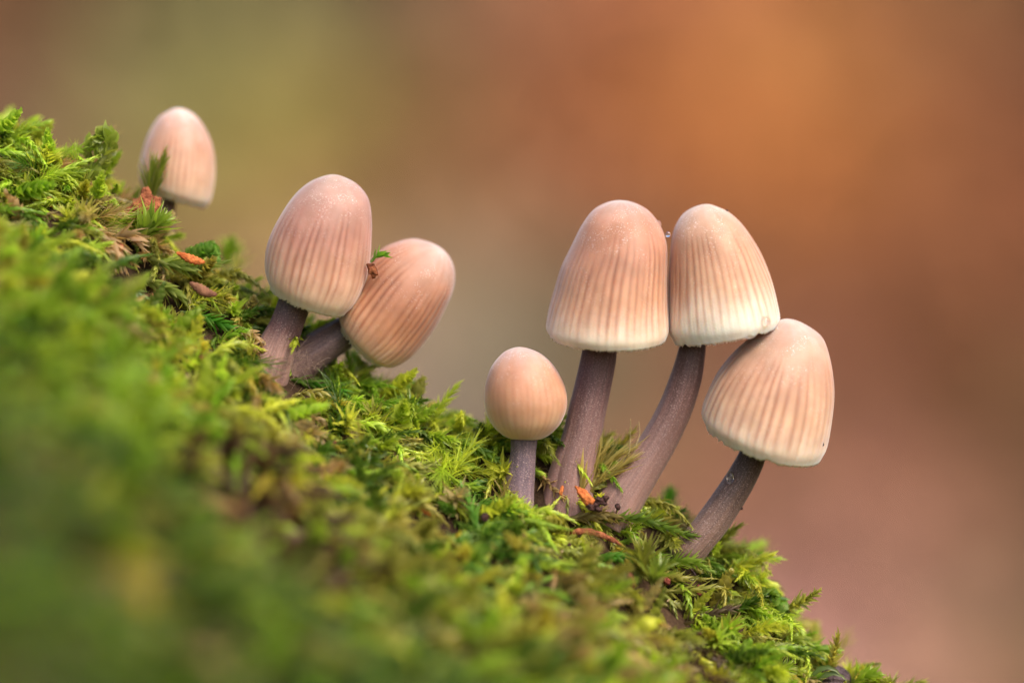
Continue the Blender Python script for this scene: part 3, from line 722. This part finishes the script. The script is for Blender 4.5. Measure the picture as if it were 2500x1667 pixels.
moss_thing('moss_tuft', 'tuft of bristly olive moss squeezed between the two long stems', (0.40, 0.34, 0.11),
           [dict(path=path([(1425, 1225), (1440, 1180), (1480, 1130), (1535, 1100)], -0.05), n_leaf=80, L=0.34, W=0.016, ang=0.40, K=(-0.1, 0.5), prof='needle', tiplen=1.0, r=0.015),
            dict(path=path([(1430, 1230), (1450, 1185), (1500, 1150), (1530, 1130)], -0.15), n_leaf=60, L=0.30, W=0.017, ang=0.45, K=(-0.1, 0.5), prof='needle', tiplen=1.0, r=0.015),
            dict(path=path([(1425, 1230), (1435, 1180), (1455, 1130), (1470, 1105)], -0.1), n_leaf=46, L=0.30, W=0.018, ang=0.42, K=(-0.2, 0.5), prof='needle', tiplen=1.0),
            dict(path=path([(1415, 1225), (1422, 1190), (1420, 1165)], -0.25), n_leaf=12, L=0.34, W=0.045, ang=0.35, K=(0, 0.4))], P(1430, 1230))
moss_thing('moss_rosette', 'pale star shaped moss rosette under the foot of the lowest mushroom', (0.20, 0.22, 0.040),
           [dict(path=path([(1572, 1395), (1575, 1372), (1578, 1350)], -0.55), n_leaf=26, L=0.30, W=0.060, ang=1.2, K=(-0.25, 0.3), spread_tip=0.25, tiplen=1.0)], P(1572, 1395, -0.55), group='star shaped moss rosettes')
moss_thing('moss_rosette', 'green star shaped moss rosette above the dark red crumbs', (0.17, 0.24, 0.035),
           [dict(path=path([(1590, 1430), (1598, 1410), (1610, 1395)], -0.75), n_leaf=24, L=0.30, W=0.050, ang=1.1, K=(-0.25, 0.3), spread_tip=0.25, tiplen=1.0)], P(1590, 1430, -0.75), group='star shaped moss rosettes')
moss_thing('moss_rosette', 'upright star shaped moss rosette at the crest right of the leaning pair of mushrooms', (0.14, 0.24, 0.025),
           [dict(path=path([(985, 1035), (995, 1015), (1000, 1000)], -0.1), n_leaf=26, L=0.28, W=0.045, ang=1.1, K=(-0.25, 0.3), spread_tip=0.25, tiplen=1.0)], P(985, 1035, -0.1), group='star shaped moss rosettes')
moss_thing('moss_rosette', 'pale open rosette at far left beside the dried moss', (0.23, 0.23, 0.07),
           [dict(path=path([(215, 560), (218, 545), (220, 530)], -0.2), n_leaf=18, L=0.34, W=0.07, ang=1.0, K=(-0.2, 0.3), spread_tip=0.25, tiplen=1.0)], P(215, 560, -0.2), group='star shaped moss rosettes')
moss_thing('dried_moss_shoot', 'dried straw coloured moss shoot drooping among the green moss at left', (0.40, 0.27, 0.15),
           [dict(path=path([(170, 560), (215, 565), (262, 585), (280, 620), (268, 660)], -0.5), n_leaf=40, L=0.26, W=0.085, ang=0.45, K=(0.5, 0.6)),
            dict(path=path([(260, 590), (300, 575), (335, 590)], -0.4), n_leaf=16, L=0.26, W=0.07, ang=0.4, K=(0.4, 0.4))], P(170, 560, -0.5))
moss_thing('moss_shoot', 'blurred bright green moss sprig sticking up behind the log between the two right stems', (0.13, 0.38, 0.03),
           [dict(path=path([(1628, 1310), (1630, 1250), (1635, 1200)], 0.9), n_leaf=56, L=0.19, W=0.08, ang=0.7, K=(0, 0.4))], P(1628, 1300, 1.15), group='blurred moss shoots behind the crest')
moss_thing('moss_shoot', 'blurred green moss shoot behind the foot of the lowest mushroom', (0.08, 0.22, 0.02),
           [dict(path=path([(1730, 1430), (1755, 1380), (1775, 1350)], 1.2), n_leaf=60, L=0.26, W=0.08, ang=0.9, K=(0.1, 0.4)),
            dict(path=path([(1760, 1450), (1790, 1400), (1820, 1375)], 1.2), n_leaf=40, L=0.2, W=0.06, ang=0.8, K=(0.1, 0.4))], P(1730, 1430, 1.2), group='blurred moss shoots behind the crest')
moss_thing('moss_shoot', 'long blurred lime moss shoot trailing behind the crest left of the button mushroom', (0.16, 0.30, 0.03),
           [dict(path=path([(990, 990), (1060, 1010), (1120, 1040), (1165, 1075)], 1.1), n_leaf=70, L=0.16, W=0.05, ang=0.6, K=(0.2, 0.4))], P(990, 990, 1.1), group='blurred moss shoots behind the crest')
moss_thing('moss_shoot', 'blurred lime moss tip behind the crest beside the small orange fragment', (0.24, 0.36, 0.035),
           [dict(path=path([(545, 660), (558, 625), (566, 590)], 1.1), n_leaf=50, L=0.2, W=0.05, ang=0.9, K=(0, 0.3))], P(545, 660, 1.1), group='blurred moss shoots behind the crest')
moss_thing('moss_shoot', 'blurred moss fronds behind the button mushroom and the grooved stem', (0.15, 0.30, 0.03),
           [dict(path=path([(1300, 1180), (1320, 1130), (1345, 1085)], 0.9), n_leaf=60, L=0.2, W=0.06, ang=0.9, K=(0.2, 0.4)),
            dict(path=path([(1210, 1120), (1240, 1090), (1210, 1065)], 0.9), n_leaf=30, L=0.15, W=0.05, ang=0.8, K=(0.2, 0.4)),
            dict(path=path([(1340, 1170), (1365, 1130), (1375, 1100)], 0.9), n_leaf=40, L=0.18, W=0.06, ang=0.9, K=(0.2, 0.4))], P(1300, 1180, 0.9), group='blurred moss shoots behind the crest')
moss_thing('moss_shoot', 'blurred moss stalk behind the leaning mushroom, near its cap tip', (0.15, 0.27, 0.04),
           [dict(path=path([(850, 925), (860, 895), (866, 862)], 0.8), n_leaf=40, L=0.18, W=0.04, ang=0.8, K=(0.1, 0.4)),
            dict(path=path([(745, 840), (752, 810), (758, 775)], 0.8), n_leaf=30, L=0.16, W=0.05, ang=0.6, K=(0.1, 0.4))], P(850, 925, 0.8), group='blurred moss shoots behind the crest')
G2 = 'feathery moss shoots lying on the carpet'
for lab, tint, marks, y, L, W, ang, K in [
    ('bright yellow green plait of moss below the button mushroom', (0.24, 0.36, 0.04), [(1000, 1080), (1070, 1105), (1130, 1130), (1185, 1155)], -0.35, 0.16, 0.05, 0.7, (0.6, 0.3)),
    ('lime green moss plait ending just left of the button mushroom', (0.20, 0.34, 0.04), [(1085, 1085), (1130, 1080), (1180, 1100), (1225, 1130)], -0.15, 0.17, 0.05, 0.75, (0.6, 0.3)),
    ('second lime moss plait, lower edge of the bright patch', (0.22, 0.33, 0.03), [(1010, 1120), (1080, 1160), (1140, 1185), (1180, 1190)], -0.6, 0.15, 0.03, 0.6, (0.3, 0.3)),
    ('olive moss plait curving over the crest in front of the curved stem foot', (0.14, 0.22, 0.03), [(1440, 1290), (1500, 1265), (1580, 1272), (1660, 1300), (1700, 1308)], -0.25, 0.19, 0.045, 0.7, (-0.5, 0.3)),
    ('green moss plait with a glossy tip in front of the lowest mushroom foot', (0.12, 0.24, 0.02), [(1620, 1345), (1680, 1355), (1740, 1375), (1800, 1415)], -0.45, 0.15, 0.04, 0.6, (0.4, 0.3)),
    ('deep green glossy moss plait above the reddish crumb', (0.085, 0.26, 0.015), [(1440, 1370), (1490, 1360), (1540, 1365)], -0.7, 0.16, 0.08, 0.5, (0.3, 0.4)),
    ('brownish olive moss plait under the orange bark bit', (0.20, 0.16, 0.06), [(1370, 1270), (1420, 1262), (1470, 1258), (1510, 1262)], -0.3, 0.17, 0.06, 0.65, (0.3, 0.3)),
    ('pale green moss plait under the small orange fragment', (0.20, 0.27, 0.05), [(330, 620), (400, 640), (470, 655), (550, 640)], -0.1, 0.24, 0.055, 0.55, (0.1, 0.3)),
    ('lime moss shoot with spread leaves in front of the orange bark chunk', (0.22, 0.33, 0.04), [(330, 600), (355, 560), (395, 535)], -0.25, 0.30, 0.075, 0.8, (-0.2, 0.3)),
    ('dark green moss bunch right of the leaning stem feet', (0.06, 0.20, 0.012), [(690, 925), (760, 935), (830, 955), (880, 985)], -0.45, 0.22, 0.04, 0.6, (0.5, 0.3)),
    ('light green moss plait across the slope left of the leaning pair', (0.20, 0.26, 0.05), [(300, 680), (370, 690), (440, 720), (480, 760)], -0.6, 0.22, 0.06, 0.65, (0.6, 0.3)),
    ('glossy dark green moss shoot left of the leaning stems', (0.07, 0.23, 0.02), [(440, 760), (500, 775), (560, 800), (600, 830)], -0.6, 0.20, 0.05, 0.7, (0.5, 0.2)),
    ('yellow green moss shoot hanging at the right rim of the log', (0.24, 0.30, 0.04), [(1840, 1590), (1890, 1570), (1940, 1560), (1970, 1575)], 0.0, 0.20, 0.035, 0.7, (0.9, 0.2)),
    ('round leaved green moss shoot at the right rim of the log', (0.12, 0.25, 0.02), [(1830, 1440), (1880, 1455), (1905, 1490), (1915, 1530)], 0.1, 0.17, 0.14, 0.8, (0.3, 0.6)),
    ('bright lime moss tip at the lower right end of the log', (0.24, 0.36, 0.03), [(2070, 1680), (2100, 1655), (2140, 1645)], 0.0, 0.20, 0.055, 0.8, (0.0, 0.3)),
    ('upright spiky yellow green moss at the right rim', (0.26, 0.28, 0.06), [(1885, 1590), (1905, 1560), (1935, 1535)], -0.05, 0.22, 0.04, 0.5, (-0.1, 0.4)),
    ('olive grey moss plait drooping down the slope below the reddish crumb', (0.14, 0.16, 0.03), [(1370, 1400), (1410, 1390), (1450, 1410), (1480, 1450)], -1.0, 0.20, 0.055, 0.7, (0.7, 0.2)),
    ('broad leaved greyish moss shoot beside the dark red crumb', (0.17, 0.18, 0.07), [(1490, 1480), (1505, 1450), (1510, 1420)], -1.0, 0.26, 0.07, 0.45, (0.0, 0.3)),
    ('green moss plait wrapped round the front of the lowest mushroom foot', (0.20, 0.30, 0.035), [(1600, 1385), (1645, 1372), (1690, 1372), (1735, 1392)], -0.34, 0.17, 0.045, 0.8, (0.1, 0.3)),
    ('rounded green moss clump on the crest next to the orange fragment', (0.11, 0.27, 0.025), [(440, 650), (470, 622), (505, 612), (530, 640)], 0.05, 0.15, 0.13, 0.8, (0.2, 0.7))]:
    prof = 'ovate' if W > 0.12 else 'lance'
    if y <= -0.35: y = on_moss(*marks[len(marks) // 2], 0.16)
    moss_thing('moss_shoot', lab, tint, [dict(path=path(marks, y), n_leaf=int(34 + 26 * len(marks) / 4), L=L, W=W, ang=ang, K=K, prof=prof, flat=0.2)], P(*marks[0], y), group=G2)
moss_thing('moss_scrap', 'scrap of green moss with a rusty end caught between the two touching caps', (0.12, 0.28, 0.025),
           [dict(path=path([(905, 640), (920, 625), (935, 622)], -0.30), n_leaf=9, L=0.14, W=0.05, ang=0.7, K=(0, 0.3), tiplen=1.0, r=0.015)], P(905, 640, -0.3), 'moss scrap')
q = lump('rusty_end', None, None, 909, 660, -0.24, (20, 34, 14), RUST, -0.3, 61, 0.5); _sc = bpy.data.objects['moss_scrap']; q.location = q.location - _sc.location; q.parent = _sc

# the crumbs themselves
lump('bark_chunk', 'rough orange brown bark chunk beside the stem of the small upper mushroom', 'bark', 354, 510, 0.0, (68, 90, 40), RUST, 0.5, 3, 0.5, detail=4)
lump('bark_chip', 'bright orange bark chip lying between the feet of the two long stems', 'bark', 1429, 1213, -0.42, (22, 58, 22), ORANGE, -0.75, 5, 0.35)
lump('bark_chip', 'tiny orange bark chip at the left foot of the grooved stem', 'bark', 1371, 1198, -0.35, (10, 22, 10), ORANGE, 0.2, 6, 0.3)
o = empty('dark_crumb_cluster', P(1462, 1228, -0.4)); tag(o, 'cluster of blackish brown crumbs touching the orange chip', 'crumbs')
for k, (a, b, s) in enumerate([(1450, 1232, (26, 20, 18)), (1467, 1222, (30, 18, 18)), (1478, 1216, (15, 14, 14)), (1462, 1243, (18, 13, 12)), (1442, 1238, (18, 15, 14))]):
    q = lump('crumb', None, None, a, b, -0.4 - 0.01 * k, s, DARK, 0.4, 20 + k, 0.4); q.location = q.location - o.location; q.parent = o
lump('spore_capsule', 'small dark oval capsule on the pale foot of the curved stem', 'capsule', 1508, 1237, -0.32, (13, 17, 12), DARK, -0.3, 8, 0.15)
def tube(name, label, cat, marks, y, r0, r1, mat, parent=None, group=None, seg=8, mid=None):
    if y is None: y = on_moss(*marks[len(marks) // 2][:2], 0.2)
    pts = catmull(np.array([tuple(P(m[0], m[1], y + (m[2] if len(m) > 2 else 0))) for m in marks]), 24)
    V = []; n = len(pts)
    for i in range(n):
        T = pts[min(i + 1, n - 1)] - pts[max(i - 1, 0)]; T /= np.linalg.norm(T)
        s = np.cross(T, [0, 1, 0.01]); s /= np.linalg.norm(s); f = np.cross(s, T); t = i / (n - 1)
        r = r0 + (r1 - r0) * t
        if mid: r = r + mid * math.sin(PI * t) ** 0.8
        r = r * (1 + 0.12 * math.sin(i * 1.9 + n))
        for k in range(seg): V.append(pts[i] + r * (math.cos(2 * PI * k / seg) * s + math.sin(2 * PI * k / seg) * f * (0.45 if mid else 1)))
    F = grid_faces(n, seg).tolist() + [list(range(seg))[::-1], [(n - 1) * seg + k for k in range(seg)]]
    if parent is None:
        o = mesh_obj(name, np.array(V), F, mat); return tag(o, label, cat, group)
    return mesh_obj(name, np.array(V), F, mat, parent)
tube('capsule_stalk', None, None, [(1506, 1244), (1503, 1258), (1495, 1280)], -0.32, 0.006, 0.006, DARK, bpy.data.objects['spore_capsule'])
bpy.data.objects['capsule_stalk'].name = 'stalk'
tube('bark_sliver', 'long thin rust orange bark sliver lying in the moss below the long stems', 'bark', [(1388, 1318), (1400, 1300), (1440, 1298), (1490, 1315), (1530, 1338)], None, 0.012, 0.008, RUST, mid=0.022)
tube('bark_sliver', 'blurred orange brown sliver in the moss at mid slope', 'bark', [(1005, 1210), (1035, 1240), (1065, 1262)], None, 0.02, 0.01, ORANGE, mid=0.03)
tube('bark_sliver', 'short bright orange sliver on the crest beside the rounded green moss', 'bark', [(430, 616), (455, 628), (480, 637), (500, 640)], -0.2, 0.008, 0.008, ORANGE, mid=0.035)
tube('bud_scale', 'reddish brown folded bud scale left of the leaning pair of mushrooms', 'bud scale', [(462, 690), (485, 704), (505, 715), (530, 720)], -0.45, 0.012, 0.01, SCALE, mid=0.04)
tube('dark_stalk', 'thin dark arching stalk near the right end of the carpet', 'stalk', [(1650, 1384), (1675, 1382), (1692, 1395), (1702, 1412)], None, 0.006, 0.011, DARK)
tube('pale_twig', 'thin pinkish dead twig lying in the moss below the button mushroom', 'twig', [(1255, 1285), (1285, 1315), (1320, 1345)], None, 0.03, 0.012, SCALE)
lump('red_crumb', 'salmon red nodule standing on an orange stub in the lower moss', 'crumb', 1447, 1344, None, (22, 20, 18), RED, 0, 31, 0.35)
tube('orange_stub', 'orange stub bent like a boot under the salmon nodule', 'bark', [(1451, 1352), (1450, 1375), (1455, 1395), (1472, 1388)], None, 0.016, 0.03, SALMON)
lump('red_crumb', 'dark red oval crumb, largest in the lower moss', 'crumb', 1542, 1418, None, (20, 38, 18), RED, -0.25, 33, 0.25)
lump('red_crumb', 'dark red bean shaped crumb right of the largest one', 'crumb', 1628, 1418, None, (22, 16, 14), RED, 0.7, 35, 0.25)
lump('red_crumb', 'dark red upright crumb near the right rim of the moss', 'crumb', 1707, 1441, None, (14, 28, 14), RED, 0.1, 37, 0.3)
lump('red_crumb', 'small pinkish red crumb beside the dried moss at upper left', 'crumb', 294, 604, -0.45, (15, 20, 14), SALMON, 0.1, 38, 0.3)
lump('red_crumb', 'tiny red brown crumb in the lime moss left of the button mushroom', 'crumb', 817, 1080, None, (10, 8, 8), RED, 0.1, 40, 0.2)
lump('bark_crumb', 'brown pink crumb beside the curled moss shoot at far left', 'bark', 105, 470, -0.15, (34, 30, 24), SALMON, 0.3, 41, 0.4)
lump('bark_crumb', 'second smaller brown crumb under the curled moss shoot', 'bark', 135, 492, -0.15, (30, 18, 20), RUST, 0.3, 42, 0.4)
lump('dark_seed', 'tiny dark seed in the moss below the orange sliver', 'seed', 1390, 1330, None, (10, 11, 10), DARK, 0, 43, 0.1)
lump('dark_seed', 'tiny dark seed under the arching stalk', 'seed', 1684, 1417, None, (9, 9, 9), DARK, 0, 44, 0.1)
lump('dark_seed', 'tiny round black speck on the right edge of the lowest stem', 'speck', 1811, 1241, -0.1, (8, 7, 7), DARK, 0, 45, 0.1)
lump('dark_seed', 'tiny black speck low on the striped cap of the lowest mushroom', 'speck', 2008, 1084, -0.36, (9, 11, 6), DARK, 0, 46, 0.1)
lump('dark_seed', 'blurred dark round seed at the lower end of the bluish green moss', 'seed', 1185, 1262, None, (22, 22, 20), DARK, 0, 47, 0.15)
lump('dark_seed', 'dark crumb deep in the moss left of the leaning stems', 'seed', 494, 874, None, (16, 13, 12), RED, 0, 48, 0.3)
lump('dark_seed', 'small brown speck on the top right of the pale margined cap', 'speck', 1775, 514, 0.0, (8, 6, 6), DARK, 0, 49, 0.2)
# ribbed husk at the lower right
root = empty('husk', P(2035, 1665, 0.0)); tag(root, 'dark ribbed husk curled over the moss at the lower right end of the log', 'husk')
husk_mat = crumb_material('husk_skin', (0.030, 0.018, 0.020), (0.10, 0.065, 0.07), 8, 0.32)
V = []; nr, nc = 26, 96
for i in range(nr):
    a = PI * (i / (nr - 1)) * 0.98 + 0.01
    for k in range(nc):
        b = 2 * PI * k / nc; rr = 1 + 0.07 * math.cos(16 * b)
        V.append(tuple(P(2035, 1668, 0.1) + Vector((math.cos(a) * 0.19 , math.sin(a) * math.cos(b) * 0.15 * rr, math.sin(a) * math.sin(b) * 0.17 * rr))))
mesh_obj('shell', V, grid_faces(nr, nc).tolist(), husk_mat, root)
for k, (x0, x1, zz) in enumerate([(1985, 2058, 1636), (2000, 2050, 1650)]):
    s = Shoot(); s.leaf(P(x0, zz + 12, -0.12), Vector((1, -0.1, 0.9)), Vector((0, -1, 0.4)), 0.34, 0.06, Vector((0, 0, -1.9)), 'lance', 0.5, 1.0)
    s.make('leaf', moss_material('husk_leaf_' + str(k), (0.09, 0.14, 0.03)), root)

def drop(label, px, py, y, r, sq=(1, 1, 1), group='clear water drops'):
    import bmesh
    bm = bmesh.new(); bmesh.ops.create_icosphere(bm, subdivisions=4, radius=r / 250)
    for v in bm.verts: v.co = Vector((v.co.x * sq[0], v.co.y * sq[1], v.co.z * sq[2]))
    me = bpy.data.meshes.new('water_drop'); bm.to_mesh(me); bm.free()
    me.polygons.foreach_set('use_smooth', [True] * len(me.polygons)); me.materials.append(M_WATER)
    o = bpy.data.objects.new('water_drop', me); C.objects.link(o); o.location = P(px, py, y)
    tag(o, label, 'water drop', group)
drop('round clear water drop where the pale margined cap meets the lowest cap', 1870, 784, -0.40, 12)
drop('flattened water drop under the rim of the pale margined cap', 1829, 822, -0.47, 8, (1.3, 1, 0.7))
drop('water drop on the right shoulder of the left cap of the joined pair', 1608, 548, -0.05, 9, (0.8, 1, 1.1))
drop('tiny water drop in the notch between the joined caps', 1631, 572, -0.1, 7)
drop('elongated water drop clinging to the left side of the lowest stem', 1783, 1166, -0.24, 10, (0.85, 0.6, 1.6))

# fungus threads over the feet of the leaning pair
def threads(name, label, cx, cy, y, n, spread, length, parent):
    V, F = [], []
    for i in range(n):
        a = P(cx + random.gauss(0, spread), cy + random.gauss(0, spread * 0.6), y + random.uniform(-0.1, 0.1))
        d = Vector((random.gauss(0, 1), random.gauss(0, 0.5) - 0.3, random.gauss(0.3, 0.8))).normalized(); bend = Vector((random.gauss(0, 1), random.gauss(0, 1), random.gauss(-0.4, 1))) * 0.5
        b = len(V); L = length * random.uniform(0.4, 1.2); s = d.cross(Vector((0, 1, 0.1))).normalized() * 0.0020
        for j in range(6):
            q = j / 5; p = a + d * (L * q) + bend * (L * q * q); V += [p - s * (1 - q * 0.7), p + s * (1 - q * 0.7), p + Vector((0, -0.003, 0.002))]
        for j in range(5):
            for k in range(3): F.append([b + j * 3 + k, b + j * 3 + (k + 1) % 3, b + j * 3 + 3 + (k + 1) % 3, b + j * 3 + 3 + k])
    o = mesh_obj(name, np.array([tuple(v) for v in V]), F, M_HAIR, parent); o['kind'] = 'stuff'
    return o
mroots = [o for o in C.objects if o.name.startswith('mushroom')]
threads('fungus_threads', None, 690, 890, -0.30, 110, 28, 0.16, mroots[1])
for _m, _x, _y in ((4, 1395, 1160), (5, 1505, 1225), (6, 1700, 1310)): threads('fungus_threads', None, _x, _y, -0.16, 45, 20, 0.09, mroots[_m])
threads('fungus_threads', None, 745, 885, -0.05, 60, 26, 0.16, mroots[2])
for lab, mk in (('hair fine moss stalk rising left of the curved stem', [(1532, 1140), (1538, 1085), (1540, 1022)]), ('second hair fine stalk, kinked, touching the curved stem', [(1545, 1130), (1552, 1090), (1562, 1060), (1560, 1028)])):
    tube('moss_hair', lab, 'moss hair', mk, -0.1, 0.006, 0.003, crumb_material('straw', (0.3, 0.24, 0.1), (0.42, 0.32, 0.16)), seg=5)

# small litter tangled into the moss: flakes, needles and dead bits nobody could count
V, F, K = [], [], []
for i in range(420):
    x = random.uniform(-6, 3.6); y = random.uniform(-3.5, 0.2); z = float(H(x, y)) + random.uniform(0.02, 0.14)
    if any((Vector((x, y, z)) - f).length < r + 0.1 for f, r in FEET): continue
    d = Vector((random.gauss(0, 1), random.gauss(0, 1), random.gauss(0, 0.5))).normalized(); u = d.orthogonal().normalized(); v = d.cross(u)
    long_ = random.random() < 0.4; L = random.uniform(0.06, 0.16) if long_ else random.uniform(0.02, 0.055); W = 0.007 if long_ else L * random.uniform(0.3, 0.6)
    c = random.choice([(0.30, 0.16, 0.07), (0.20, 0.09, 0.04), (0.42, 0.30, 0.17), (0.05, 0.03, 0.02), (0.38, 0.14, 0.05)]); b = len(V); p = Vector((x, y, z)); bow = random.uniform(-0.3, 0.3) * L
    for j in range(4):
        q = j / 3; w_ = W * (0.4, 1.0, 0.8, 0.25)[j] * random.uniform(0.7, 1.3); o_ = p + d * (L * (q - 0.5)) + u * (bow * math.sin(PI * q))
        V += [tuple(o_ + u * w_), tuple(o_ + v * w_ * 0.5), tuple(o_ - u * w_), tuple(o_ - v * w_ * 0.5)]; K += [c] * 4
    for j in range(3):
        for k in range(4): F.append([b + j * 4 + k, b + j * 4 + (k + 1) % 4, b + j * 4 + 4 + (k + 1) % 4, b + j * 4 + 4 + k])
    F += [[b + 3, b + 2, b + 1, b], [b + 12, b + 13, b + 14, b + 15]]
tag(mesh_obj('litter', V, F, attr_material('litter_bits', 'litter', 0.8), attrs={'litter': ('FLOAT_COLOR', np.array(K))}),
    'tiny brown and straw coloured litter bits tangled in the moss', 'litter', kind='stuff')
